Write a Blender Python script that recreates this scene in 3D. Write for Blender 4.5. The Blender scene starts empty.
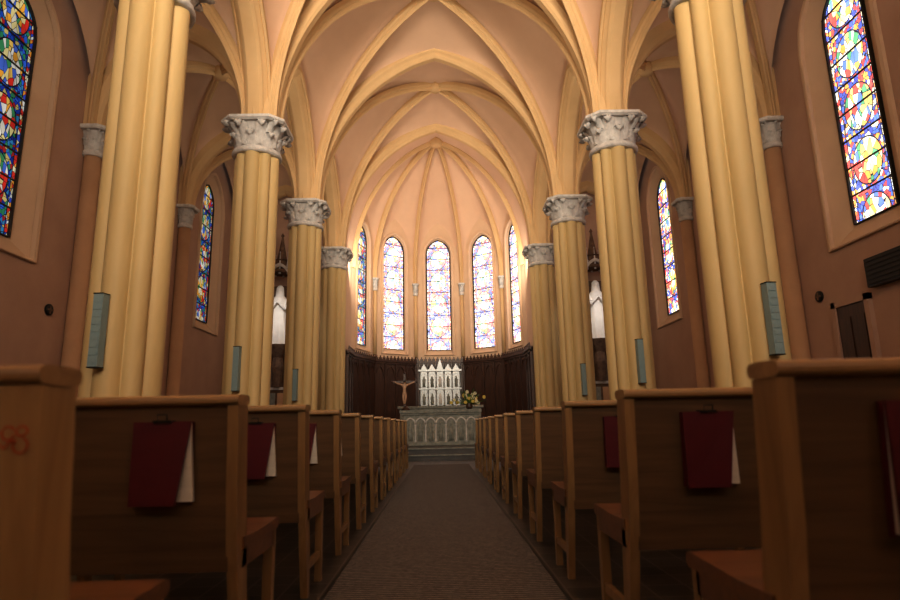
import bpy, bmesh, math, random
from mathutils import Vector, Matrix
from mathutils.geometry import tessellate_polygon
random.seed(4)
K=5.2; H0=0.80
def Z(k): return H0+k*K
BAY=.815*K
YD=3.72*K
YC=[YD-BAY*i for i in range(7)]   # D,C,B,A,...
X0=.667*K      # column axis
XW=1.30*K      # aisle wall
YW=YC[6]
ZS=Z(1.11)     # springing
scene=bpy.context.scene

# ------------------------------------------------------------------ materials
def nt(name):
    m=bpy.data.materials.new(name); m.use_nodes=True
    n=m.node_tree; b=n.nodes['Principled BSDF']; return m,n,b
def plaster(name,c1,c2,scale=1.2,rough=.85,bump=.05,streak=False):
    m,n,b=nt(name); N=n.nodes; L=n.links
    tc=N.new('ShaderNodeTexCoord'); no=N.new('ShaderNodeTexNoise'); no.inputs['Scale'].default_value=scale
    no.inputs['Detail'].default_value=6; no.inputs['Roughness'].default_value=.6
    if streak:
        mp=N.new('ShaderNodeMapping'); mp.inputs['Scale'].default_value=(1,1,.25)
        L.new(tc.outputs['Object'],mp.inputs[0]); L.new(mp.outputs[0],no.inputs['Vector'])
    else: L.new(tc.outputs['Object'],no.inputs['Vector'])
    r=N.new('ShaderNodeValToRGB'); r.color_ramp.elements[0].position=.3; r.color_ramp.elements[1].position=.7
    r.color_ramp.elements[0].color=(*c1,1); r.color_ramp.elements[1].color=(*c2,1)
    L.new(no.outputs['Fac'],r.inputs[0]); L.new(r.outputs[0],b.inputs['Base Color'])
    b.inputs['Roughness'].default_value=rough
    n2=N.new('ShaderNodeTexNoise'); n2.inputs['Scale'].default_value=30; L.new(tc.outputs['Object'],n2.inputs['Vector'])
    bp=N.new('ShaderNodeBump'); bp.inputs['Strength'].default_value=bump; bp.inputs['Distance'].default_value=.02
    L.new(n2.outputs['Fac'],bp.inputs['Height']); L.new(bp.outputs[0],b.inputs['Normal'])
    return m
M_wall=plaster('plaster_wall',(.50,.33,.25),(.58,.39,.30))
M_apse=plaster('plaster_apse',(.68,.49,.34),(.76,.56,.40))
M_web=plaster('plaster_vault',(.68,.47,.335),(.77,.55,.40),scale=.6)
M_rib=plaster('stone_rib',(.65,.45,.24),(.73,.52,.29))
M_col=plaster('stone_column',(.59,.44,.21),(.70,.53,.27),scale=1.6,streak=True,rough=.6)
M_pil=plaster('stone_pilaster',(.52,.32,.19),(.62,.39,.24))
M_cap=plaster('stone_capital',(.52,.50,.49),(.80,.78,.76),scale=8,bump=.4)
M_statue=plaster('statue_plaster',(.78,.76,.73),(.88,.86,.83),scale=5)
M_altar=plaster('altar_stone',(.20,.21,.19),(.38,.39,.35),scale=9,bump=.3)
M_retable=plaster('retable_painted_wood',(.10,.055,.04),(.22,.14,.09),scale=9)
M_step=plaster('step_stone',(.04,.037,.035),(.08,.07,.065),scale=4,rough=.4)
def wood(name,c1,c2,rough=.4,coat=.2,axis=0,bump=.1):
    m,n,b=nt(name); N=n.nodes; L=n.links
    tc=N.new('ShaderNodeTexCoord'); mp=N.new('ShaderNodeMapping')
    s=[18,18,18]; s[axis]=1.2; mp.inputs['Scale'].default_value=s
    no=N.new('ShaderNodeTexNoise'); no.inputs['Scale'].default_value=1.5; no.inputs['Detail'].default_value=6; no.inputs['Distortion'].default_value=.6
    L.new(tc.outputs['Object'],mp.inputs[0]); L.new(mp.outputs[0],no.inputs['Vector'])
    r=N.new('ShaderNodeValToRGB'); r.color_ramp.elements[0].position=.32; r.color_ramp.elements[1].position=.68
    r.color_ramp.elements[0].color=(*c1,1); r.color_ramp.elements[1].color=(*c2,1)
    L.new(no.outputs['Fac'],r.inputs[0]); L.new(r.outputs[0],b.inputs['Base Color'])
    b.inputs['Roughness'].default_value=rough; b.inputs['Coat Weight'].default_value=coat; b.inputs['Coat Roughness'].default_value=.3
    bp=N.new('ShaderNodeBump'); bp.inputs['Strength'].default_value=bump; bp.inputs['Distance'].default_value=.005
    L.new(no.outputs['Fac'],bp.inputs['Height']); L.new(bp.outputs[0],b.inputs['Normal'])
    return m
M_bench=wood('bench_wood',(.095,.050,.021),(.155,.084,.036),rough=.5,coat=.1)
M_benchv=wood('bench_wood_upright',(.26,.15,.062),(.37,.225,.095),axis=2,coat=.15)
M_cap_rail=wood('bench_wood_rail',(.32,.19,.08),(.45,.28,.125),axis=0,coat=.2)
M_bench_lit=wood('bench_wood_lit',(.40,.25,.11),(.52,.34,.155),axis=2,coat=.15)  # light falling on the nearest left bench, put into its wood colour
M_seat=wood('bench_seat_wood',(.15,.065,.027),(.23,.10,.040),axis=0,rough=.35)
M_dark=wood('dark_oak',(.040,.017,.010),(.085,.036,.019),axis=2,rough=.45)
def simple(name,c,rough=.5,metal=0,emit=0):
    m,n,b=nt(name); N=n.nodes; L=n.links
    no=N.new('ShaderNodeTexNoise'); no.inputs['Scale'].default_value=12
    mx=N.new('ShaderNodeMix'); mx.data_type='RGBA'
    mx.inputs[6].default_value=(c[0]*.85,c[1]*.85,c[2]*.85,1); mx.inputs[7].default_value=(min(1,c[0]*1.12),min(1,c[1]*1.12),min(1,c[2]*1.12),1)
    L.new(no.outputs['Fac'],mx.inputs[0]); L.new(mx.outputs[2],b.inputs['Base Color'])
    b.inputs['Roughness'].default_value=rough; b.inputs['Metallic'].default_value=metal
    return m
M_red=simple('book_cover_red',(.10,.008,.015),.4)
M_page=simple('book_pages',(.75,.70,.62),.8)
M_black=simple('black_metal',(.02,.02,.02),.4,.6)
M_silver=simple('tabernacle_silver',(.30,.31,.315),.35,.7)
M_speaker=simple('speaker_grey_blue',(.26,.36,.38),.5)
M_lead=simple('window_lead',(.03,.03,.03),.6)
M_green=simple('leaf_green',(.06,.16,.03),.6)
M_petal=simple('petal_white',(.85,.82,.60),.6)
M_petal2=simple('petal_yellow',(.75,.60,.15),.6)
M_flesh=simple('corpus_ivory',(.55,.36,.24),.5)
M_chalk=simple('red_chalk',(.60,.06,.015),.7)
# carpet
M_carpet,n,b=nt('carpet_ribbed'); N=n.nodes; L=n.links
tc=N.new('ShaderNodeTexCoord'); wv=N.new('ShaderNodeTexWave'); wv.bands_direction='Y'; wv.inputs['Scale'].default_value=9; wv.inputs['Distortion'].default_value=1.2
wv.inputs['Detail'].default_value=3
no=N.new('ShaderNodeTexNoise'); no.inputs['Scale'].default_value=45; no.inputs['Detail'].default_value=4
L.new(tc.outputs['Object'],wv.inputs['Vector']); L.new(tc.outputs['Object'],no.inputs['Vector'])
ad=N.new('ShaderNodeMath'); ad.operation='MULTIPLY'; L.new(wv.outputs['Fac'],ad.inputs[0]); L.new(no.outputs['Fac'],ad.inputs[1])
r=N.new('ShaderNodeValToRGB'); r.color_ramp.elements[0].color=(.022,.022,.024,1); r.color_ramp.elements[1].color=(.27,.25,.255,1); r.color_ramp.elements[1].position=.6
L.new(ad.outputs[0],r.inputs[0]); L.new(r.outputs[0],b.inputs['Base Color']); b.inputs['Roughness'].default_value=.95
bp=N.new('ShaderNodeBump'); bp.inputs['Distance'].default_value=.01; L.new(ad.outputs[0],bp.inputs['Height']); L.new(bp.outputs[0],b.inputs['Normal'])
# floor tiles
M_floor,n,b=nt('floor_tiles'); N=n.nodes; L=n.links
tc=N.new('ShaderNodeTexCoord'); br=N.new('ShaderNodeTexBrick'); br.offset=0; br.inputs['Scale'].default_value=1
br.inputs['Brick Width'].default_value=.2; br.inputs['Row Height'].default_value=.2; br.inputs['Mortar Size'].default_value=.006
br.inputs['Color1'].default_value=(.02,.018,.018,1); br.inputs['Color2'].default_value=(.06,.048,.042,1); br.inputs['Mortar'].default_value=(.12,.10,.09,1)
L.new(tc.outputs['Object'],br.inputs['Vector']); L.new(br.outputs['Color'],b.inputs['Base Color']); b.inputs['Roughness'].default_value=.4
# stained glass
def glass(name,strength,white,warm=False):
    m=bpy.data.materials.new(name); m.use_nodes=True; n=m.node_tree; N=n.nodes; L=n.links; N.clear()
    out=N.new('ShaderNodeOutputMaterial'); em=N.new('ShaderNodeEmission')
    tc=N.new('ShaderNodeTexCoord'); sp=N.new('ShaderNodeSeparateXYZ'); L.new(tc.outputs['Object'],sp.inputs[0])
    def math_(op,a,bv=None,c=None):
        k=N.new('ShaderNodeMath'); k.operation=op
        for i,v in enumerate((a,bv,c)):
            if v is None: continue
            if isinstance(v,(int,float)): k.inputs[i].default_value=v
            else: L.new(v,k.inputs[i])
        return k.outputs[0]
    def vor(sx,sc_):
        mp=N.new('ShaderNodeMapping'); mp.inputs['Scale'].default_value=(sx,1,1); L.new(tc.outputs['Object'],mp.inputs[0])
        vo=N.new('ShaderNodeTexVoronoi'); vo.inputs['Scale'].default_value=sc_; L.new(mp.outputs[0],vo.inputs['Vector'])
        ve=N.new('ShaderNodeTexVoronoi'); ve.feature='DISTANCE_TO_EDGE'; ve.inputs['Scale'].default_value=sc_; L.new(mp.outputs[0],ve.inputs['Vector'])
        sc=N.new('ShaderNodeSeparateColor'); L.new(vo.outputs['Color'],sc.inputs[0]); return sc.outputs[0],ve.outputs['Distance']
    big,bige=vor(1.9,6.0); small,smalle=vor(1.2,12.5)
    def ramp(src,cols):
        r=N.new('ShaderNodeValToRGB'); cr=r.color_ramp; cr.interpolation='CONSTANT'
        cr.elements[0].position=0; cr.elements[0].color=(*cols[0],1)
        cr.elements[1].position=1/len(cols); cr.elements[1].color=(*cols[1],1)
        for i in range(2,len(cols)):
            e=cr.elements.new(i/len(cols)); e.color=(*cols[i],1)
        L.new(src,r.inputs[0]); return r.outputs[0]
    fig=ramp(big,[(.9,.75,.35),(.8,.05,.03),(.95,.9,.8),(.1,.2,.7),(.95,.45,.06),(.85,.78,.65),(.08,.35,.15),(.9,.6,.15)])
    if warm: bg=ramp(small,[(.04,.06,.45),(.7,.06,.04),(.03,.05,.32),(.95,.85,.6),(.08,.18,.7),(.9,.4,.06),(.04,.08,.5),(.6,.04,.05)])
    else: bg=ramp(small,[(.03,.07,.5),(.05,.16,.75),(.5,.03,.03),(.02,.04,.3),(.06,.3,.6),(.05,.3,.15),(.7,.55,.2),(.02,.1,.55)])
    bd=ramp(small,[(.95,.85,.55),(.75,.05,.03),(.05,.1,.6),(.9,.9,.85),(.85,.35,.05)])
    zm=math_('SUBTRACT',math_('MODULO',math_('ADD',sp.outputs[2],10.0),.95),.475)
    rr=math_('SQRT',math_('ADD',math_('POWER',math_('MULTIPLY',sp.outputs[0],1.2),2),math_('POWER',math_('ABSOLUTE',zm),2)))
    inm=math_('LESS_THAN',rr,.39)
    inb=math_('GREATER_THAN',math_('ABSOLUTE',sp.outputs[0]),.39)
    def mix(f,a,bb):
        k=N.new('ShaderNodeMix'); k.data_type='RGBA'
        if isinstance(f,float): k.inputs[0].default_value=f
        else: L.new(f,k.inputs[0])
        for i,v in ((6,a),(7,bb)):
            if isinstance(v,tuple): k.inputs[i].default_value=v
            else: L.new(v,k.inputs[i])
        return k.outputs[2]
    c=mix(inm,bg,fig); c=mix(inb,c,bd)
    c=mix(float(white),c,(1,.95,.90,1))
    no=N.new('ShaderNodeTexNoise'); no.inputs['Scale'].default_value=2.2; L.new(tc.outputs['Object'],no.inputs['Vector'])
    ring=math_('LESS_THAN',math_('ABSOLUTE',math_('SUBTRACT',rr,.39)),.012)
    bl=math_('LESS_THAN',math_('ABSOLUTE',math_('SUBTRACT',math_('ABSOLUTE',sp.outputs[0]),.39)),.010)
    lb=math_('MULTIPLY',math_('LESS_THAN',bige,.030),inm)
    ls=math_('MULTIPLY',math_('LESS_THAN',smalle,.045),math_('SUBTRACT',1.0,inm))
    lead=math_('MAXIMUM',math_('MAXIMUM',ring,bl),math_('MAXIMUM',lb,ls))
    c=mix(lead,c,(.02+.2*white,.02+.18*white,.03+.2*white,1))
    L.new(c,em.inputs['Color'])
    st=math_('MULTIPLY',math_('ADD',math_('MULTIPLY',no.outputs['Fac'],1.6),.2),strength)
    L.new(st,em.inputs['Strength'])
    L.new(em.outputs[0],out.inputs[0]); return m
G_apse=glass('stained_glass_apse',2.9,.26,True)
G_apse_side=glass('stained_glass_apse_side',1.5,.12)
G_left=glass('stained_glass_left',.6,.0)
G_right=glass('stained_glass_right',2.4,.08,True)

# ------------------------------------------------------------------ mesh builder
class MB:
    def __init__(s): s.v=[]; s.f=[]; s.m=[]; s.sm=[]; s.mats=[]
    def mi(s,mat):
        if mat not in s.mats: s.mats.append(mat)
        return s.mats.index(mat)
    def add(s,vs,fs,mat,smooth=False):
        o=len(s.v); s.v+= [tuple(v) for v in vs]; k=s.mi(mat)
        for f in fs: s.f.append([o+i for i in f]); s.m.append(k); s.sm.append(smooth)
    def hexa(s,p,mat):
        s.add(p,[(0,3,2,1),(4,5,6,7),(0,1,5,4),(1,2,6,5),(2,3,7,6),(3,0,4,7)],mat)
    def box(s,x0,x1,y0,y1,z0,z1,mat):
        s.hexa([(x0,y0,z0),(x1,y0,z0),(x1,y1,z0),(x0,y1,z0),(x0,y0,z1),(x1,y0,z1),(x1,y1,z1),(x0,y1,z1)],mat)
    def prism(s,pts,fn,mat,smooth=False):
        n=len(pts); vs=[fn(p,0) for p in pts]+[fn(p,1) for p in pts]
        fs=[(i,(i+1)%n,n+(i+1)%n,n+i) for i in range(n)]
        s.add(vs,fs,mat,smooth)
        tri=tessellate_polygon([[Vector((p[0],p[1],0)) for p in pts]])
        s.add(vs,[tuple(t) for t in tri]+[tuple(n+i for i in t[::-1]) for t in tri],mat)
    def lathe(s,prof,c,mat,seg=24,smooth=True,rf=None,sx=1,sy=1,caps=True):
        vs=[];fs=[]
        for r,z in prof:
            for i in range(seg):
                a=2*math.pi*i/seg; q=r*(rf(a,z) if rf else 1)
                vs.append((c[0]+q*math.cos(a)*sx,c[1]+q*math.sin(a)*sy,c[2]+z))
        for j in range(len(prof)-1):
            for i in range(seg):
                fs.append((j*seg+i,j*seg+(i+1)%seg,(j+1)*seg+(i+1)%seg,(j+1)*seg+i))
        s.add(vs,fs,mat,smooth)
        if caps: s.add(vs,[tuple(range(seg))[::-1],tuple(range((len(prof)-1)*seg,len(prof)*seg))],mat)
    def sweep(s,path,lat,prof,mat,closed=False,smooth=False):
        n=len(path); m=len(prof); vs=[]; lat=Vector(lat).normalized()
        P=[Vector(p) for p in path]
        for i in range(n):
            if closed: t=P[(i+1)%n]-P[i-1]
            else:
                t=P[min(i+1,n-1)]-P[max(i-1,0)]
            t.normalize(); nn=t.cross(lat); nn.normalize()
            for a,bq in prof: vs.append(P[i]+lat*a+nn*bq)
        fs=[]
        for i in range(n if closed else n-1):
            j=(i+1)%n
            for k in range(m):
                fs.append((i*m+k,i*m+(k+1)%m,j*m+(k+1)%m,j*m+k))
        s.add(vs,fs,mat,smooth)
        if not closed: s.add(vs,[tuple(range(m))[::-1],tuple(range((n-1)*m,n*m))],mat)
    def tube(s,pts,rad,mat,seg=8):
        P=[Vector(p) for p in pts]; vs=[]
        for i,p in enumerate(P):
            t=(P[min(i+1,len(P)-1)]-P[max(i-1,0)]).normalized()
            a=t.orthogonal().normalized() if abs(t.z)>.9 else t.cross(Vector((0,0,1))).normalized()
            bq=t.cross(a); r=rad[i] if isinstance(rad,(list,tuple)) else rad
            for k in range(seg):
                q=2*math.pi*k/seg; vs.append(p+a*math.cos(q)*r+bq*math.sin(q)*r)
        fs=[]
        for i in range(len(P)-1):
            for k in range(seg): fs.append((i*seg+k,i*seg+(k+1)%seg,(i+1)*seg+(k+1)%seg,(i+1)*seg+k))
        fs+= [tuple(range(seg))[::-1],tuple(range((len(P)-1)*seg,len(P)*seg))]
        s.add(vs,fs,mat,True)
    def sphere(s,c,r,mat,seg=12,sx=1,sy=1,sz=1):
        pr=[(max(.001,r*math.sin(math.pi*j/8)),-r*math.cos(math.pi*j/8)*sz) for j in range(9)]
        s.lathe(pr,c,mat,seg=seg,sx=sx,sy=sy)
    def mesh(s,name):
        me=bpy.data.meshes.new(name); me.from_pydata(s.v,[],s.f)
        for m in s.mats: me.materials.append(m)
        me.polygons.foreach_set('material_index',s.m); me.polygons.foreach_set('use_smooth',s.sm)
        me.update()
        bm=bmesh.new(); bm.from_mesh(me); bmesh.ops.remove_doubles(bm,verts=bm.verts,dist=.0004)
        bmesh.ops.recalc_face_normals(bm,faces=bm.faces); bm.to_mesh(me); bm.free()
        return me
    def obj(s,name,loc=(0,0,0),parent=None,mw=None):
        o=bpy.data.objects.new(name,s.mesh(name)); scene.collection.objects.link(o)
        if mw is not None: o.matrix_world=mw
        else: o.location=loc
        if parent: o.parent=parent
        return o
def inst(name,me,loc=(0,0,0),rz=0,parent=None,sc=(1,1,1)):
    o=bpy.data.objects.new(name,me); scene.collection.objects.link(o); o.location=loc; o.rotation_euler=(0,0,rz); o.scale=sc
    if parent: o.parent=parent
    return o

Q=1.3; RQ=(1+Q*Q)/2
def p(w): 
    w=min(1,abs(w)); return math.sqrt(max(0,RQ*RQ-(w+RQ-1)**2))/Q
# ------------------------------------------------------------------ vault
def vault_bay(mb,rb,cx,cy,hx,hy,zs,zc,zside,zfront,nseg=28,ribw=.11):
    def z(u,v):
        au,av=abs(u),abs(v); t=max(au,av)
        d=zs+(zc-zs)*p(t)
        if t<1e-6: return zc
        if au>=av: rg=zc-(zc-zside)*au*au; return d+(max(rg,d)-d)*p(av/au)
        rg=zc-(zc-zfront)*av*av; return d+(max(rg,d)-d)*p(au/av)
    n=nseg; vs=[];fs=[]
    def g(i): 
        t=2*i/n-1; return math.copysign(1-(1-abs(t))**1.5,t)
    for j in range(n+1):
        for i in range(n+1):
            u=g(i); v=g(j); vs.append((cx+u*hx,cy+v*hy,z(u,v)))
    for j in range(n):
        for i in range(n):
            a=j*(n+1)+i; b_=a+1; c=a+n+2; d=a+n+1
            if (i+.5-n/2)*(j+.5-n/2)>0: fs+=[(a,b_,c),(a,c,d)]
            else: fs+=[(a,b_,d),(b_,c,d)]
    mb.add(vs,fs,M_web,True)
    w=ribw
    prof=[(-w,-.06),(-w,.03),(-w*.75,.08),(-w*.5,.09),(-w*.35,.15),(0,.18),(w*.35,.15),(w*.5,.09),(w*.75,.08),(w,.03),(w,-.06)]
    for sg in (1,-1):
        path=[]
        for k in range(-30,31):
            t=math.copysign(1-(1-abs(k/30))**1.6,k)
            path.append((cx+t*hx,cy+sg*t*hy,z(t,t)))
        lat=Vector((hy*-sg,hx,0)).normalized()
        tt=Vector((hx,sg*hy,0)).normalized()
        if tt.cross(lat).z>0: lat=-lat
        rb.sweep(path,lat,prof,M_rib,smooth=False)
    rb.lathe([(.02,-.24),(.14,-.22),(.19,-.16),(.21,-.06),(.21,.02)],(cx,cy,zc),M_rib,16)
vm=MB(); rb=MB()
hx=X0-.25; hy=BAY/2-.15
for i in range(6):
    cy=(YC[i]+YC[i+1])/2
    vault_bay(vm,rb,0,cy,hx,hy,ZS,Z(2.03),Z(1.66),Z(1.97))
    for sg in (-1,1):
        cx=sg*(X0+XW)/2
        vault_bay(vm,rb,cx,cy,(XW-X0)/2-.13,hy,ZS,Z(1.62),Z(1.60),Z(1.55),ribw=.08)
def arch(rb,P0,P1,zs,zt,lat,w,dep,mat,up=.35,n=40):
    P0=Vector(P0);P1=Vector(P1); path=[]
    for k in range(-n,n+1):
        t=math.copysign(1-(1-abs(k/n))**1.6,k)
        c=(P0+P1)/2+(P1-P0)/2*t; path.append((c.x,c.y,zs+(zt-zs)*p(t)))
    lat=Vector(lat); tt=(P1-P0).normalized()
    if tt.cross(lat).z>0: lat=-lat
    prof=[(-w,-up),(-w,.0),(-w*.86,.04),(-w*.8,.02),(-w*.62,.08),(-w*.55,dep*.75),(-w*.36,dep),(w*.36,dep),(w*.55,dep*.75),(w*.62,.08),(w*.8,.02),(w*.86,.04),(w,0),(w,-up)]
    rb.sweep(path,lat,prof,mat)
for i,y in enumerate(YC):
    arch(rb,(-X0+.2,y,0),(X0-.2,y,0),ZS,Z(1.97),(0,1,0),.215,.18,M_rib)
    for sg in (-1,1):
        arch(rb,(sg*(X0+.2),y,0),(sg*(XW-.15),y,0),ZS,Z(1.52),(0,1,0),.2,.12,M_rib)
for i in range(6):
    for sg in (-1,1):
        arch(rb,(sg*X0,YC[i]-.2,0),(sg*X0,YC[i+1]+.2,0),ZS,Z(1.60),(1,0,0),.29,.16,M_rib,up=.1)
# apse vault
RA=.60*K; YA=4.05*K; ZSA=Z(1.09); ZAA=Z(2.04)
corn=[Vector((RA*math.sin(math.radians(-90+36*k)),YA+RA*math.cos(math.radians(-90+36*k)),0)) for k in range(6)]
ctr=Vector((0,YA,0))
for k in range(5):
    n1,n2=24,16; vs=[];fs=[]
    for j in range(n1+1):
        rho=1-(1-j/n1)**1.6
        zr=ZSA+(ZAA-ZSA)*p(rho); zc=max(zr,ZAA-(ZAA-Z(1.60))*rho**1.8)
        for i in range(n2+1):
            w=2*i/n2-1; w=math.copysign(1-(1-abs(w))**1.5,w)
            q=corn[k].lerp(corn[k+1],(w+1)/2); q=ctr.lerp(q,rho)
            vs.append((q.x,q.y,zr+(zc-zr)*p(w)))
    for j in range(n1):
        for i in range(n2):
            a=j*(n2+1)+i; fs.append((a,a+1,a+n2+2,a+n2+1))
    vm.add(vs,fs,M_web,True)
w=.08
rprof=[(-w,-.06),(-w,.03),(-w*.6,.08),(-w*.35,.13),(0,.15),(w*.35,.13),(w*.6,.08),(w,.03),(w,-.06)]
for k in range(6):
    path=[]
    for j in range(0,31):
        rho=1-(j/30)**1.6
        q=ctr.lerp(corn[k],rho); path.append((q.x,q.y,ZSA+(ZAA-ZSA)*p(rho)))
    d=(corn[k]-ctr).normalized(); lat=Vector((-d.y,d.x,0))
    if (-d).cross(lat).z>0: lat=-lat
    rb.sweep(path,lat,rprof,M_rib)
rb.lathe([(.02,-.28),(.18,-.26),(.24,-.17),(.26,-.05),(.26,.02)],(0,YA,ZAA),M_rib,16)
n=30; vs=[];fs=[]
for k in range(-n,n+1):
    t=math.copysign(1-(1-abs(k/n))**1.6,k)
    for y in (YD,YA+.02): vs.append((t*RA,y,ZSA+(ZAA-ZSA)*p(t)))
for k in range(2*n): fs.append((2*k,2*k+1,2*k+3,2*k+2))
vm.add(vs,fs,M_web,True)
ceiling=vm.obj('ceiling'); ribs=rb.obj('vault_ribs',parent=ceiling)

# ------------------------------------------------------------------ arcade walls
for sg,nm in ((-1,'left'),(1,'right')):
    mb=MB()
    for i in range(6):
        y0,y1=YC[i+1]+.2,YC[i]-.2; n=40; rows=[]
        for k in range(-n,n+1):
            t=math.copysign(1-(1-abs(k/n))**1.6,k)
            rows.append(((y0+y1)/2+(y1-y0)/2*t,ZS+(Z(1.60)-ZS)*p(t)+.02))
        rows=[(YC[i+1],ZS+.02)]+rows+[(YC[i],ZS+.02)]
        for xx in (X0-.25,X0+.25):
            vs=[];fs=[]
            for y,z in rows: vs+=[(sg*xx,y,z),(sg*xx,y,Z(2.15))]
            for k in range(len(rows)-1): fs.append((2*k,2*k+2,2*k+3,2*k+1))
            mb.add(vs,fs,M_web)
    mb.obj('wall_arcade_'+nm)
# ------------------------------------------------------------------ columns
def pier_r(a):
    best=0
    cs=[(0,0,.315)]+[(.285*math.cos(q*math.pi/2),.285*math.sin(q*math.pi/2),.14) for q in range(4)]
    cs+=[(.30*math.cos(math.pi/4+q*math.pi/2),.30*math.sin(math.pi/4+q*math.pi/2),.105) for q in range(4)]
    dx,dy=math.cos(a),math.sin(a)
    for cx,cy,rr in cs:
        bq=dx*cx+dy*cy; c=cx*cx+cy*cy-rr*rr; D=bq*bq-c
        if D>=0: best=max(best,bq+math.sqrt(D))
    return best
def leaf(mb,c,phi,z0,h,r0,r1,wd,mat,curl=.07):
    nu,nv=9,6; vs=[];fs=[]
    er=Vector((math.cos(phi),math.sin(phi),0)); et=Vector((-er.y,er.x,0))
    for j in range(nu+1):
        s=j/nu
        if s<.72: q=s/.72; r=r0+(r1-r0)*q**2.2; z=z0+h*q
        else:
            q=(s-.72)/.28*math.pi*.95; r=r1+curl*math.sin(q); z=z0+h-curl*.6*(1-math.cos(q))+curl*.3*math.sin(q)
        ww=wd*(1-s**4)**.5*(.7+.3*abs(math.cos(s*9)))
        for i in range(nv+1):
            l=2*i/nv-1
            rr=r-.06*l*l+.018*math.cos(l*9)
            vs.append(Vector(c)+er*rr+et*(ww*l)+Vector((0,0,z)))
    for j in range(nu):
        for i in range(nv):
            a=j*(nv+1)+i; fs.append((a,a+1,a+nv+2,a+nv+1))
    mb.add(vs,fs,mat,True)
def capital(mb,c,r,h,mat,nl=8,ab=1.42):
    mb.lathe([(r*.98,-.10),(r*1.09,-.08),(r*1.12,-.04),(r*1.09,0),(r*.95,.02)],c,mat,24)
    mb.lathe([(r*.93,0),(r*.95,h*.3),(r*1.0,h*.6),(r*1.12,h*.8),(r*1.25,h*.86)],c,mat,24)
    for k in range(nl):
        leaf(mb,c,2*math.pi*k/nl,0.0,h*.48,r*.98,r*1.20,r*.30,mat,curl=r*.17)
        leaf(mb,c,2*math.pi*(k+.5)/nl,h*.1,h*.70,r*.98,r*1.36,r*.32,mat,curl=r*.2)
    for k in range(4):
        a=math.pi/4+k*math.pi/2
        leaf(mb,c,a,h*.25,h*.6,r*1.0,r*1.52,r*.2,mat,curl=r*.22)
    A=r*ab; q=A*.62
    oct_=[(-A,-q),(-q,-A),(q,-A),(A,-q),(A,q),(q,A),(-q,A),(-A,q)]
    for z0,z1,f0,f1 in ((h*.82,h*.88,.92,1.0),(h*.88,h*.97,1,1),(h*.97,h,1,.94)):
        vs=[(c[0]+x*f0,c[1]+y*f0,c[2]+z0) for x,y in oct_]+[(c[0]+x*f1,c[1]+y*f1,c[2]+z1) for x,y in oct_]
        fs=[(i,(i+1)%8,8+(i+1)%8,8+i) for i in range(8)]+[tuple(range(8))[::-1],tuple(range(8,16))]
        mb.add(vs,fs,mat)
mb=MB()
ZB=Z(1.0)
mb.lathe([(1,.55),(1,ZB)],(0,0,0),M_col,192,True,rf=lambda a,z:pier_r(a),caps=False)
mb.lathe([(.60,0),(.60,.30),(.56,.34),(.54,.38),(.56,.43),(.51,.48),(.48,.50),(.50,.55),(.45,.60)],(0,0,0),M_col,32,True)
capital(mb,(0,0,ZB),.42,ZS-ZB,M_cap)
mb.lathe([(.38,ZS-.01),(.36,ZS+1.3)],(0,0,0),M_rib,8,False)
colme=mb.mesh('clustered_column')
for y in YC:
    for sg in (-1,1): inst('clustered_column',colme,(sg*X0,y,0))
mb=MB(); 
mb.lathe([(.19,0),(.19,.4),(.15,.45),(.15,ZB+.1)],(0,0,0),M_pil,20)
capital(mb,(0,0,ZB+.08),.17,ZS-ZB-.08,M_cap,nl=6,ab=1.7)
pilme=mb.mesh('wall_pilaster')
for y in YC[1:]:
    for sg in (-1,1): inst('wall_pilaster',pilme,(sg*(XW-.14),y,0))
for sg in (-1,1): inst('wall_pilaster',pilme,(sg*(XW-.14),YD-.12,0))

# ------------------------------------------------------------------ walls with windows
def outline(hw,z0,zt,q=1.25,n=12):
    zs=zt-q*hw; R=(1+q*q)/2
    pts=[(-hw,z0),(hw,z0)]
    for k in range(n+1):
        w=1-k/n
        pts.append((hw*w,zs+hw*math.sqrt(max(0,R*R-(w+R-1)**2))))
    for k in range(1,n+1):
        w=k/n
        pts.append((-hw*w,zs+hw*math.sqrt(max(0,R*R-(w+R-1)**2))))
    return pts
GH=.48
def wall_panel(mb,O,U,Nn,u0,u1,zt,hole,inner,depth,mat,revmat):
    O=Vector(O);U=Vector(U);Nn=Vector(Nn); Zv=Vector((0,0,1))
    outer=[(u0,0),(u1,0),(u1,zt),(u0,zt)]
    polys=[[Vector((a,bq,0)) for a,bq in outer],[Vector((a,bq,0)) for a,bq in hole]]
    tri=tessellate_polygon(polys); al=outer+hole
    mb.add([O+U*a+Zv*bq for a,bq in al],[tuple(t) for t in tri],mat)
    m=len(hole)
    vs=[O+U*a+Zv*bq for a,bq in hole]+[O+U*a+Zv*bq-Nn*depth for a,bq in inner]
    mb.add(vs,[(i,(i+1)%m,m+(i+1)%m,m+i) for i in range(m)],revmat)
    path=[O+U*a+Zv*bq for a,bq in hole]
    mb.sweep(path,Nn,[(-.02,-.07),(.05,-.06),(.06,0),(.05,.03),(-.02,.03)],revmat,closed=True)
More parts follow.
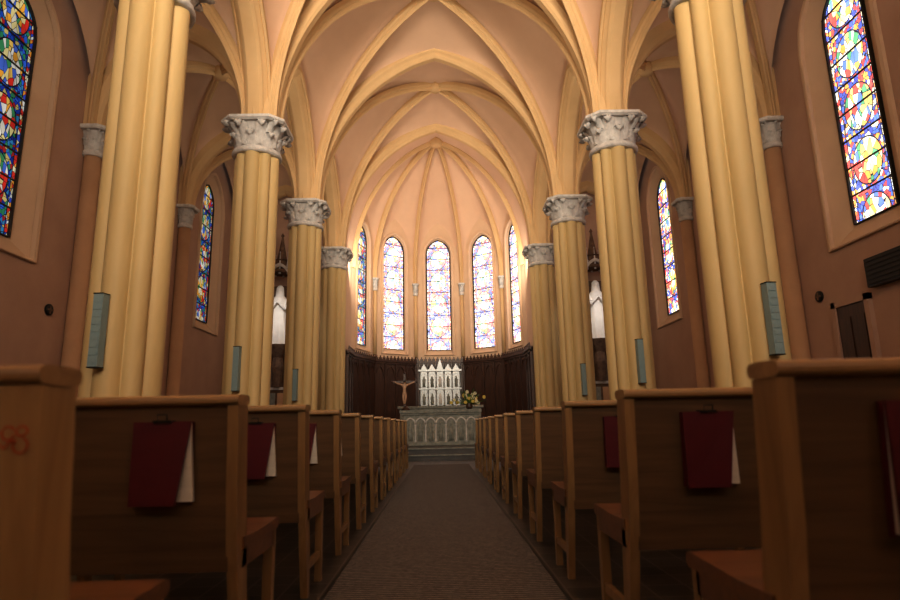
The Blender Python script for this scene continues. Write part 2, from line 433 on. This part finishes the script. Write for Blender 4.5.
def window(idx,O,U,Nn,depth,gm,GZ0,GZ1):
    O=Vector(O)-Vector(Nn)*(depth-.02)
    mb=MB(); ol=outline(GH,0,GZ1-GZ0)
    tri=tessellate_polygon([[Vector((a,bq,0)) for a,bq in ol]])
    mb.add([(a,0,bq) for a,bq in ol],[tuple(t) for t in tri],gm)
    mb.sweep([(a,0,bq) for a,bq in ol],(0,1,0),[(-.04,-.02),(.02,-.02),(.02,.02),(-.04,.02)],M_lead,closed=True)
    z=.475
    while z<GZ1-GZ0-.3:
        mb.box(-GH,GH,-.03,-.01,z-.012,z+.012,M_lead); z+=.475
    mw=Matrix(((U[0],-Nn[0],0,O.x),(U[1],-Nn[1],0,O.y),(U[2],-Nn[2],1,GZ0),(0,0,0,1)))
    mb.obj('window_%d'%idx,mw=mw)
wi=1
WZ0,WZ1=Z(.600),Z(1.40)
hole=outline(.88,WZ0-.32,WZ1+.36); inner=outline(GH,WZ0,WZ1)
for sg,nm,gm in ((-1,'left',G_left),(1,'right',G_right)):
    mb=MB()
    for i in range(6):
        cy=(YC[i]+YC[i+1])/2+(.0 if i!=2 else .14)
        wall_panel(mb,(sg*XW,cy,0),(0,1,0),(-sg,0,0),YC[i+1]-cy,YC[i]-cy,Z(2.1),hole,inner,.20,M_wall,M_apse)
        window(wi,(sg*XW,cy,0),(0,1,0),(-sg,0,0),.20,gm,WZ0,WZ1); wi+=1
    a,bq=sorted((sg*XW,sg*(XW+.02)))
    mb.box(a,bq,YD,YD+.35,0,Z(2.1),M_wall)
    mb.obj('wall_'+nm)
for sg,nm in ((-1,'east_left'),(1,'east_right')):
    mb=MB(); a,bq=sorted((sg*(RA+.02),sg*(XW+.02))); mb.box(a,bq,YD+.30,YD+.5,0,Z(2.1),M_wall); 
    mb.obj('wall_'+nm)
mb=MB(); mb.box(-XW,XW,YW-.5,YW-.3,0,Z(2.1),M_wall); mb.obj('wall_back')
AZ0,AZ1=Z(.575),Z(1.46)
mb=MB()
for sg in (-1,1):
    xa,xb=sorted((sg*RA,sg*(RA+.02))); mb.box(xa,xb,YD+.1,YA,0,Z(1.3),M_apse)
hole2=outline(.60,AZ0-.22,AZ1+.14); inner2=outline(GH,AZ0,AZ1)
for k in range(5):
    c0,c1=corn[k],corn[k+1]; mid=(c0+c1)/2; U=(c1-c0).normalized(); Nn=(ctr-mid).normalized(); hw=(c1-c0).length/2
    wall_panel(mb,mid,U,Nn,-hw,hw,Z(1.78),hole2,inner2,.16,M_apse,M_apse)
    window(wi,mid,U,Nn,.16,G_apse_side if k==0 else G_apse,AZ0,AZ1); wi+=1
wap=mb.obj('wall_apse')
mb=MB()
for k in range(1,5):
    d=(ctr-corn[k]).normalized(); c=corn[k]+d*.07
    mb.lathe([(.07,3.5),(.065,ZSA-.35)],(c.x,c.y,0),M_rib,12)
    capital(mb,(c.x,c.y,ZSA-.37),.085,.40,M_cap,nl=5,ab=1.6)
mb.obj('colonnettes',parent=wap)

# ------------------------------------------------------------------ floor, carpet, steps
mb=MB(); mb.box(-XW,XW,YW-.5,YD+.5,-.1,0,M_floor)
mb.obj('floor')
mb=MB()
ap=[(-RA-.02,YD+.5)]+[(c.x*1.005,YA+(c.y-YA)*1.005) for c in corn]+[(RA+.02,YD+.5)]
mb.prism(ap,lambda q,k:(q[0],q[1],-.1 if k==0 else .27),M_step)
mb.box(-2.75,2.75,14.5,YD+.5,0,.135,M_step)
mb.box(-2.6,2.6,14.95,YD+.5,.135,.27,M_step)
mb.box(-2.78,2.78,14.46,14.56,.11,.137,M_altar); mb.box(-2.63,2.63,14.91,15.0,.245,.272,M_altar)
mb.obj('floor_chancel')
mb=MB(); mb.box(-.565,.565,-4,12.9,0,.012,M_carpet)
for sg in (-1,1): 
    a,bq=sorted((sg*.565,sg*.585)); mb.box(a,bq,-4,12.9,0,.014,M_black)
mb.obj('aisle_carpet')

# ------------------------------------------------------------------ benches
BL=2.15
def bench_mesh(sg,endw=.035,pm=None,vm_=None):
    pm=pm or M_bench; vm_=vm_ or M_benchv
    mb=MB()
    def X(a): return sg*a
    def prismx(pts,x0,x1,mat):
        mb.prism(pts,lambda q,k:(X(x0 if k==0 else x1),q[0],q[1]),mat)
    post=[(0.105,0),(.15,0),(.125,.25),(.095,.45),(.065,.65),(.04,.88),(-.055,.88),(-.042,.75),(-.028,.60),(.0,.42),(.055,.2)]
    for n_,xx in enumerate((0,BL/2-.02,BL-.035)):
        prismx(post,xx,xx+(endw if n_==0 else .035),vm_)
        prismx([(.425,0),(.465,0),(.465,.42),(.42,.42)],xx,xx+.035,vm_)
        prismx([(.06,.36),(.44,.36),(.44,.42),(.06,.42)],xx,xx+.033,M_seat)
        prismx([(.11,.12),(.43,.12),(.43,.155),(.10,.155)],xx+.005,xx+.028,vm_)
    def yb(z): return .008-.05*(z-.36)/.52
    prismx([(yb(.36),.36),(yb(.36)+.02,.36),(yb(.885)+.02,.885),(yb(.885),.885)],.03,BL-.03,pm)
    cap=[]
    cx,cz,aw,ah=-.010,.897,.060,.017
    for k in range(20):
        q=2*math.pi*k/20; c,s_=math.cos(q),math.sin(q)
        cap.append((cx+aw*math.copysign(abs(c)**.45,c),cz+ah*math.copysign(abs(s_)**.6,s_)))
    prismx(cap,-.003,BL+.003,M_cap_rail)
    seat=[(.05,.42),(.47,.42),(.485,.435),(.48,.455),(.455,.462),(.2,.452),(.05,.458)]
    prismx(seat,-.005,BL+.005,M_seat)
    prismx([(.42,.34),(.44,.34),(.44,.42),(.42,.42)],.035,BL-.035,M_seat)
    return mb.mesh('church_bench')
def book_mesh(sg,off):
    mb=MB()
    for i,xx in enumerate((.27,.80,1.35,1.85)):
        c=sg*(xx+off); w=.092; zl=.575; z1=.83
        def yb(z): return .004-.05*(z-.36)/.52
        def slab(d0,d1,xt0,xt1,xb0,xb1,za,mat,fl=0):
            P=[]
            for z,a,bq,f in ((za,xb0,xb1,fl),(z1,xt0,xt1,0)):
                P+=[(c+a,yb(z)-d1-f,z),(c+bq,yb(z)-d1-f*1.3,z),(c+bq,yb(z)-d0-f*.9,z),(c+a,yb(z)-d0-f*.6,z)]
            mb.hexa(P,mat)
        slab(.001,.006,-w,w,-w,w,zl,M_red)
        slab(.006,.020,-w+.01,w-.006,-w+.01,w+.008,zl+.005,M_page)
        slab(.020,.025,-w,w,-w,w-.038,zl-.004,M_red,.02)
        mb.box(c-.03,c+.03,yb(.82)-.033,yb(.82)+.0,.826,.834,M_black)
        mb.tube([(c-.015,yb(.84)-.026,.83),(c-.015,yb(.84)-.032,.852),(c+.015,yb(.84)-.032,.852),(c+.015,yb(.84)-.026,.83)],.0025,M_black,6)
    return mb.mesh('hymn_books')
lit_bench=bench_mesh(-1,.13,M_bench_lit,M_bench_lit)
for sg,y0,dy,cnt in ((-1,1.06,.98,12),(1,1.17,1.04,11)):
    bm_=bench_mesh(sg); bk=book_mesh(sg,-.035 if sg<0 else .02)
    for i in range(-2,cnt):
        if i==-1: continue
        if i==-2: i=-2.2
        yy=y0+dy*i+(.05 if (sg>0 and i==0) else 0)
        o=inst('church_bench',lit_bench if (sg<0 and i==0) else bm_,(sg*.655,yy,0))
        inst('hymn_books',bk,(0,0,0),parent=o)
        if sg<0 and i==0:
            cm=MB()
            def mk(fn,n): cm.tube([fn(k/(n-1)) for k in range(n)],.0013,M_chalk,5)
            yy_=-.0485
            mk(lambda t:(-.050+.010*math.cos(.5+t*5.6),yy_,.802+.011*math.sin(.5+t*5.6)),16)
            mk(lambda t:(-.028+.009*math.cos(2+t*6.2),yy_,.805+.008*math.sin(2+t*6.2)),16)
            mk(lambda t:(-.028+.012*math.cos(1.2-t*5.2),yy_,.782+.012*math.sin(1.2-t*5.2)),16)
            mk(lambda t:(-.060+.022*t,yy_,.784-.006*math.sin(t*6)),10)
            cm.obj('chalk_mark',parent=o)

# ------------------------------------------------------------------ wainscot
mb=MB(); TW=Z(.505)
segs=[(Vector((-RA,YD+.52,0)),corn[0])]+[(corn[k],corn[k+1]) for k in range(5)]+[(corn[5],Vector((RA,YD+.52,0)))]
for c0,c1 in segs:
    U=(c1-c0).normalized(); Lh=(c1-c0).length; mid=(c0+c1)/2
    Nn=Vector((U.y,-U.x,0))
    if Nn.dot(ctr-mid)<0: Nn=-Nn
    def bx(u0,u1,d0,d1,z0,z1,mat=M_dark):
        P=[]
        for z in (z0,z1): P+=[c0+U*u0+Nn*d0+Vector((0,0,z)),c0+U*u1+Nn*d0+Vector((0,0,z)),c0+U*u1+Nn*d1+Vector((0,0,z)),c0+U*u0+Nn*d1+Vector((0,0,z))]
        mb.hexa(P,mat)
    bx(0,Lh,.01,.06,.272,TW-.14)
    bx(0,Lh,.01,.16,TW-.18,TW-.10); bx(0,Lh,.01,.11,TW-.26,TW-.18); bx(0,Lh,.01,.1,1.15,1.22); bx(0,Lh,.01,.45,.272,.72)
    np_=max(1,round(Lh/.5)); 
    for i in range(np_+1): bx(max(0,i*Lh/np_-.03),min(Lh,i*Lh/np_+.03),.06,.11,.72,TW-.2)
    for i in range(np_):
        a=i*Lh/np_+.07; bq=(i+1)*Lh/np_-.07
        bx(a,bq,.06,.075,1.3,TW-.9); bx(a,bq,.06,.075,.78,1.1)
        path=[]
        for k in range(-8,9):
            t=k/8; path.append(c0+U*((a+bq)/2+(bq-a)/2*t)+Nn*.07+Vector((0,0,TW-.75+.4*p(t))))
        mb.sweep(path,Nn,[(-.01,-.015),(.03,-.015),(.03,.015),(-.01,.015)],M_dark)
    nc=max(1,round(Lh/.16))
    for i in range(nc):
        a=i*Lh/nc; mq=a+Lh/nc/2
        bx(a+.02,a+Lh/nc-.02,.09,.12,TW-.10,TW-.02)
        bx(mq-.022,mq+.022,.09,.12,TW-.02,TW+.05)
mb.obj('trim_wainscot')

# ------------------------------------------------------------------ altar
mb=MB(); AY=16.9; hwA=1.08; B0=.274
mb.box(-hwA+.06,hwA-.06,AY,AY+.8,B0,1.10,M_altar)
mb.box(-hwA-.03,hwA+.03,AY-.06,AY+.86,B0,.36,M_altar)
mb.box(-hwA,hwA,AY-.05,AY+.85,1.10,1.15,M_altar); mb.box(-hwA-.05,hwA+.05,AY-.09,AY+.9,1.15,1.23,M_altar)
na=7
for i in range(na):
    a=-hwA+.1+i*(2*hwA-.2)/na; bq=a+(2*hwA-.2)/na
    mb.lathe([(.035,.36),(.035,.42),(.022,.44),(.022,.80),(.036,.84)],(a,AY-.015,0),M_cap,10)
    path=[]
    for k in range(-8,9):
        t=k/8; path.append(((a+bq)/2+(bq-a)/2*t,AY-.01,.84+.18*p(t)))
    mb.sweep(path,(0,1,0),[(-.03,-.018),(.03,-.018),(.03,.018),(-.03,.018)],M_cap)
    cx=(a+bq)/2
    mb.lathe([(.06,.40),(.055,.6),(.045,.72),(.055,.76),(.025,.79),(.035,.83),(.03,.87),(.005,.89)],(cx,AY-.01,0),M_altar,10,sy=.6)
mb.lathe([(.035,.36),(.022,.44),(.022,.80),(.036,.84)],(hwA-.1,AY-.015,0),M_cap,10)
mb.obj('altar')
# tabernacle reredos
mb=MB(); TY=19.6
mb.box(-1.3,1.3,TY,TY+.9,B0,1.35,M_altar); mb.box(-1.38,1.38,TY-.06,TY+.95,1.35,1.43,M_altar)
x0,x1=-.66,.66
mb.box(x0,x1,TY+.25,TY+.8,1.43,2.55,M_silver)
mb.box(x0-.04,x1+.04,TY+.2,TY+.84,1.96,2.01,M_silver); mb.box(x0-.05,x1+.05,TY+.18,TY+.86,2.55,2.61,M_silver)
for r_,z0,z1 in ((0,1.45,1.94),(1,2.02,2.53)):
    for i in range(5):
        a=x0+i*(x1-x0)/5; bq=a+(x1-x0)/5
        mb.lathe([(.035,z0),(.022,z0+.04),(.022,z1-.05),(.035,z1)],(a,TY+.23,0),M_silver,8)
        path=[((a+bq)/2+(bq-a)/2*k/8,TY+.235,z1-.20+.16*p(k/8)) for k in range(-8,9)]
        mb.sweep(path,(0,1,0),[(-.02,-.012),(.02,-.012),(.02,.012),(-.02,.012)],M_silver)
        mb.lathe([(.05,z0+.02),(.045,z0+.2),(.06,z0+.27),(.02,z0+.3),(.035,z0+.34),(.004,z0+.38)],((a+bq)/2,TY+.235,0),M_statue if i==2 else M_altar,8,sy=.5)
    mb.lathe([(.035,z0),(.022,z0+.04),(.022,z1-.05),(.035,z1)],(x1,TY+.23,0),M_silver,8)
for i in range(6):
    a=x0+i*(x1-x0)/5; mb.lathe([(.035,2.61),(.03,2.66),(.045,2.68),(.002,2.92)],(a,TY+.3,0),M_silver,6)
for i in range(5):
    a=x0+(i+.5)*(x1-x0)/5; hh=2.80 if i!=2 else 2.98
    mb.prism([(a-.11,2.61),(a+.11,2.61),(a,hh)],lambda q,k:(q[0],TY+.26+.05*k,q[1]),M_silver)
mb.obj('tabernacle')

# ------------------------------------------------------------------ crucifix
root=bpy.data.objects.new('crucifix',None); scene.collection.objects.link(root); root.location=(-1.0,17.0,0)
mb=MB()
mb.lathe([(.12,1.232),(.12,1.26),(.08,1.30),(.03,1.36)],(.03,0,0),M_dark,16)
mb.box(-.03,.03,-.02,.02,1.33,2.26,M_dark)
mb.box(-.33,.33,-.02,.02,1.99,2.05,M_dark)
for q in ((-.34,2.02),(.34,2.02),(0,2.27)): mb.sphere((q[0],0,q[1]),.035,M_dark)
mb.obj('cross',parent=root)
me=bpy.data.meshes.new('corpus'); 
V=[(0,-.05,1.70),(0,-.055,1.80),(0,-.05,1.92),(0,-.06,1.965),(.01,-.075,2.02),(-.07,-.05,1.935),(-.17,-.04,1.97),(-.29,-.03,2.02),(.07,-.05,1.935),(.17,-.04,1.97),(.29,-.03,2.02),(-.035,-.055,1.66),(-.03,-.085,1.54),(-.01,-.045,1.40),(.035,-.055,1.66),(.03,-.085,1.54),(.01,-.05,1.41)]
E=[(0,1),(1,2),(2,3),(3,4),(2,5),(5,6),(6,7),(2,8),(8,9),(9,10),(0,11),(11,12),(12,13),(0,14),(14,15),(15,16)]
Rr=[.05,.047,.055,.024,.045,.03,.023,.017,.03,.023,.017,.038,.03,.02,.038,.03,.02]
me.from_pydata(V,E,[]); me.materials.append(M_flesh)
co=bpy.data.objects.new('corpus',me); scene.collection.objects.link(co); co.parent=root
sk=co.modifiers.new('s','SKIN')
for i,r_ in enumerate(Rr): me.skin_vertices[0].data[i].radius=(r_,r_)
me.skin_vertices[0].data[0].use_root=True
co.modifiers.new('ss','SUBSURF').levels=1
# ------------------------------------------------------------------ flowers
root=bpy.data.objects.new('flower_bouquet',None); scene.collection.objects.link(root); root.location=(.80,17.0,1.232)
mb=MB(); mb.lathe([(.05,0),(.09,.03),(.10,.08),(.07,.14),(.08,.17)],(0,0,0),M_dark,16); mb.obj('vase',parent=root)
mb=MB()
for i in range(60):
    a=random.uniform(0,6.28); el=random.uniform(.0,1.4); R=random.uniform(.2,.46)
    q=Vector((math.cos(a)*math.cos(el)*R*1.15,math.sin(a)*math.cos(el)*R*.8,.15+math.sin(el)*R*.75))
    mb.tube([(0,0,.12),tuple(q*.6+Vector((0,0,.05))),tuple(q)],.004,M_green,5)
    if i%5<2:
        m=M_petal if i%2 else M_petal2
        for k in range(6):
            b_=k*math.pi/3; mb.sphere((q.x+.03*math.cos(b_),q.y-.01,q.z+.03*math.sin(b_)),.022,m,6,sy=.6)
        mb.sphere((q.x,q.y-.015,q.z),.014,M_petal2,6)
    else:
        d=q.normalized(); s=d.cross(Vector((0,0,1))).normalized()*.03
        mb.add([q-d*.03,q+d*.04+s,q+d*.12,q+d*.04-s],[(0,1,2,3)],M_green)
mb.obj('blooms',parent=root)

# ------------------------------------------------------------------ side altars with statues
def statue(mb):
    def rf(a,z):
        f=max(0,1-z/1.35); return 1+.09*f*math.sin(a*9+z*2)+.03*math.sin(a*5)
    mb.lathe([(.31,0),(.30,.06),(.27,.4),(.235,.8),(.20,1.05),(.215,1.25),(.23,1.40),(.18,1.50),(.09,1.57),(.065,1.62)],(0,0,0),M_statue,32,rf=rf,sy=.72)
    mb.sphere((0,-.02,1.73),.105,M_statue,16,sx=.85,sy=1.0,sz=1.2)
    mb.lathe([(.17,1.42),(.14,1.55),(.125,1.7),(.11,1.82),(.06,1.88),(.01,1.9)],(0,.03,0),M_statue,20,sy=.85)
    mb.sphere((0,-.125,1.72),.018,M_statue,6)
    for s in (-1,1):
        mb.tube([(s*.20,0,1.42),(s*.26,-.06,1.22),(s*.21,-.16,1.12),(s*.08,-.24,1.24),(s*.02,-.26,1.33)],[.07,.075,.07,.045,.025],M_statue,10)
    mb.tube([(0,-.26,1.28),(0,-.27,1.40)],[.035,.012],M_statue,8)
sm=MB(); statue(sm); stme=sm.mesh('statue_figure')
def pinn(mb,x,y,z0,z1,r,mat):
    mb.lathe([(r,z0),(r,z0+(z1-z0)*.35),(r*1.4,z0+(z1-z0)*.37),(r*1.4,z0+(z1-z0)*.4),(r*.9,z0+(z1-z0)*.42),(r*.15,z1-.06),(r*.5,z1-.03),(.005,z1)],(x,y,0),mat,6,False)
for sg in (-1,1):
    root=bpy.data.objects.new('side_altar_retable',None); scene.collection.objects.link(root); root.location=(sg*.985*K,YD-.35,0)
    mb=MB()
    mb.box(-1.0,1.0,-.45,.35,.0,.15,M_step); mb.box(-.85,.85,-.3,.3,.15,1.02,M_statue); mb.box(-.95,.95,-.4,.35,1.02,1.12,M_statue)
    for i in range(5):
        a=-.8+i*.32; path=[(a+.16+.14*k/8,-.31,.7+.2*p(k/8)) for k in range(-8,9)]
        mb.sweep(path,(0,1,0),[(-.02,-.015),(.02,-.015),(.02,.015),(-.02,.015)],M_cap)
        mb.lathe([(.03,.2),(.02,.25),(.02,.65),(.03,.7)],(a,-.31,0),M_cap,8)
    mb.box(-.95,.95,.1,.5,1.12,2.0,M_retable)
    mb.box(-.98,.98,.06,.5,2.0,2.08,M_cap)
    for i in range(6):
        mb.box(-.85+i*.29,-.85+i*.29+.22,.07,.1,1.25,1.9,M_pil if i%2 else M_altar)
    mb.box(-.95,.95,.35,.5,2.08,5.4,M_retable)
    mb.lathe([(.12,2.08),(.14,2.4),(.2,2.7),(.16,3.0),(.34,3.3),(.4,3.4)],(0,.05,0),M_retable,8,False)
    for s in (-1,1):
        pinn(mb,s*.45,.1,2.08,6.1,.06,M_retable); pinn(mb,s*.92,.2,2.08,5.6,.07,M_retable)
        path=[(s*.68+.22*k/8,.3,4.2+.5*p(k/8)) for k in range(-8,9)]
        mb.sweep(path,(0,1,0),[(-.06,-.03),(.06,-.03),(.06,.03),(-.06,.03)],M_cap)
        mb.box(s*.68-.16,s*.68+.16,.3,.36,2.3,4.2,M_pil)
    path=[(.40*k/10,.05,5.35+.65*p(k/10)) for k in range(-10,11)]
    mb.sweep(path,(0,1,0),[(-.25,-.04),(.2,-.04),(.2,.05),(-.25,.05)],M_cap)
    mb.lathe([(.36,5.75),(.38,5.82),(.26,5.86),(.24,6.15),(.3,6.18),(.16,6.24),(.03,7.0),(.06,7.05),(.005,7.15)],(0,.1,0),M_retable,8,False)
    for k in range(8):
        a=k*math.pi/4; pinn(mb,.33*math.cos(a),.1+.33*math.sin(a)*.7,5.7,6.45,.035,M_cap)
    mb.obj('retable',parent=root)
    o=inst('statue',stme,(0,.0,3.4),parent=root,sc=(1.05,1.05,1.03))
    rm=o.modifiers.new('r','REMESH'); rm.mode='VOXEL'; rm.voxel_size=.018; rm.use_smooth_shade=True

# ------------------------------------------------------------------ speakers on columns
mb=MB()
mb.box(-.052,.052,-.05,.05,0,.75,M_speaker)
for i in range(9): mb.box(-.042,.042,-.056,-.05,.04+i*.078,.085+i*.078,M_speaker)
mb.box(-.056,.056,-.055,.055,-.01,0,M_black); mb.box(-.056,.056,-.055,.055,.75,.76,M_black)
mb.box(-.015,.015,.05,.16,.3,.45,M_black)
spme=mb.mesh('column_speaker')
for y in YC[1:4]:
    for sg in (-1,1):
        inst('column_speaker',spme,(sg*(X0+.02),y-.50,1.45),rz=sg*.1)
# ------------------------------------------------------------------ wall bits
mb=MB(); xw=XW
mb.box(xw-.12,xw,8.0,8.95,2.75,3.2,M_black)
for i in range(6): mb.box(xw-.135,xw-.12,8.04,8.91,2.79+i*.07,2.82+i*.07,M_lead)
mb.obj('wall_heater')
mb=MB()
mb.box(xw-.05,xw-.001,9.15,9.85,0,2.6,M_dark)
for a,bq in ((9.2,9.48),(9.53,9.8)):
    for z0,z1 in ((.2,1.1),(1.25,2.4)): mb.box(xw-.07,xw-.05,a,bq,z0,z1,M_dark)
mb.box(xw-.08,xw-.001,9.05,9.15,0,2.7,M_wall); mb.box(xw-.08,xw-.001,9.85,9.95,0,2.7,M_wall); mb.box(xw-.08,xw-.001,9.05,9.95,2.6,2.7,M_wall)
mb.obj('door_1')
cm=MB(); 
cm.lathe([(.10,0),(.10,.03),(.07,.035)],(0,0,0),M_black,20); cm.box(-.015,.015,-.07,.07,.03,.05,M_retable); cm.box(-.07,.07,-.015,.015,.03,.05,M_retable)
cme=cm.mesh('consecration_cross')
for sg in (-1,1):
    for y in (6.0,10.3,14.4):
        o=inst('consecration_cross',cme,(sg*(XW-.001),y,2.9)); o.rotation_euler=(0,-sg*math.pi/2,0)
for sg in (-1,1):
    mb=MB(); a,bq=sorted((sg*XW,sg*(XW-.03)))
    mb.box(a,bq,YW-.3,9.0 if sg>0 else YD+.3,0,.18,M_pil)
    mb.obj('baseboard_'+('left' if sg<0 else 'right'))

# ------------------------------------------------------------------ lights
def area(name,loc,target,sx,sy,pw,col=(1,.88,.71),spread=180):
    l=bpy.data.lights.new(name,'AREA'); l.shape='RECTANGLE'; l.size=sx; l.size_y=sy; l.energy=pw; l.color=col; l.spread=math.radians(spread)
    o=bpy.data.objects.new(name,l); scene.collection.objects.link(o); o.location=loc
    d=Vector(target)-Vector(loc); o.rotation_euler=d.to_track_quat('-Z','Y').to_euler(); return o
area('west_fill_light',(0,YW+.2,7.5),(0,12,11.2),5,5,780,spread=100)  # added fill from behind the camera; the back wall has no window
for sg in (-1,1):
    area('aisle_fill_light',(sg*5.1,YW+.3,5.0),(sg*5.1,10,7.5),2,4,50)  # added fill for the aisles, no real fixture
    for y in (YC[5],YC[4],YC[3],YC[2],YC[1]):
        area('vault_fill_light',(sg*(X0-.2),y+.45,ZS+.1),(0,y+4,Z(2.0)),.4,.3,40,(1,.88,.69))  # added fill aimed up at the vault, no known lamps on the capitals
    area('apse_fill_light',(sg*2.7,YD+.6,ZS-.5),(0,YA+3,8.6),.6,.6,60,(1,.90,.74))  # added fill to brighten the apse, facing away from the camera
    area('statue_fill_light',(sg*4.9,YC[1]+1.3,5.6),(sg*.985*K,YD-.35,4.0),.3,.3,6.0,(1,.95,.88),spread=60)  # added fill so the side statue stands out
w=bpy.data.worlds.new('World'); scene.world=w; w.use_nodes=True
w.node_tree.nodes['Background'].inputs[0].default_value=(.5,.6,.8,1); w.node_tree.nodes['Background'].inputs[1].default_value=.2

# ------------------------------------------------------------------ camera
cam=bpy.data.cameras.new('camera'); co=bpy.data.objects.new('camera',cam); scene.collection.objects.link(co)
cam.sensor_width=36; cam.lens=24; cam.clip_start=.05
R=Matrix.Rotation(math.radians(-1.1),4,'Z')@Matrix.Rotation(math.radians(90+11.8),4,'X')@Matrix.Rotation(math.radians(-1.2),4,'Z')
co.matrix_world=Matrix.Translation((0,0,H0))@R
cam.dof.use_dof=True; cam.dof.focus_distance=13; cam.dof.aperture_fstop=2.8
scene.camera=co
scene.view_settings.view_transform='Standard'
scene.view_settings.exposure=.10
scene.view_settings.gamma=.84
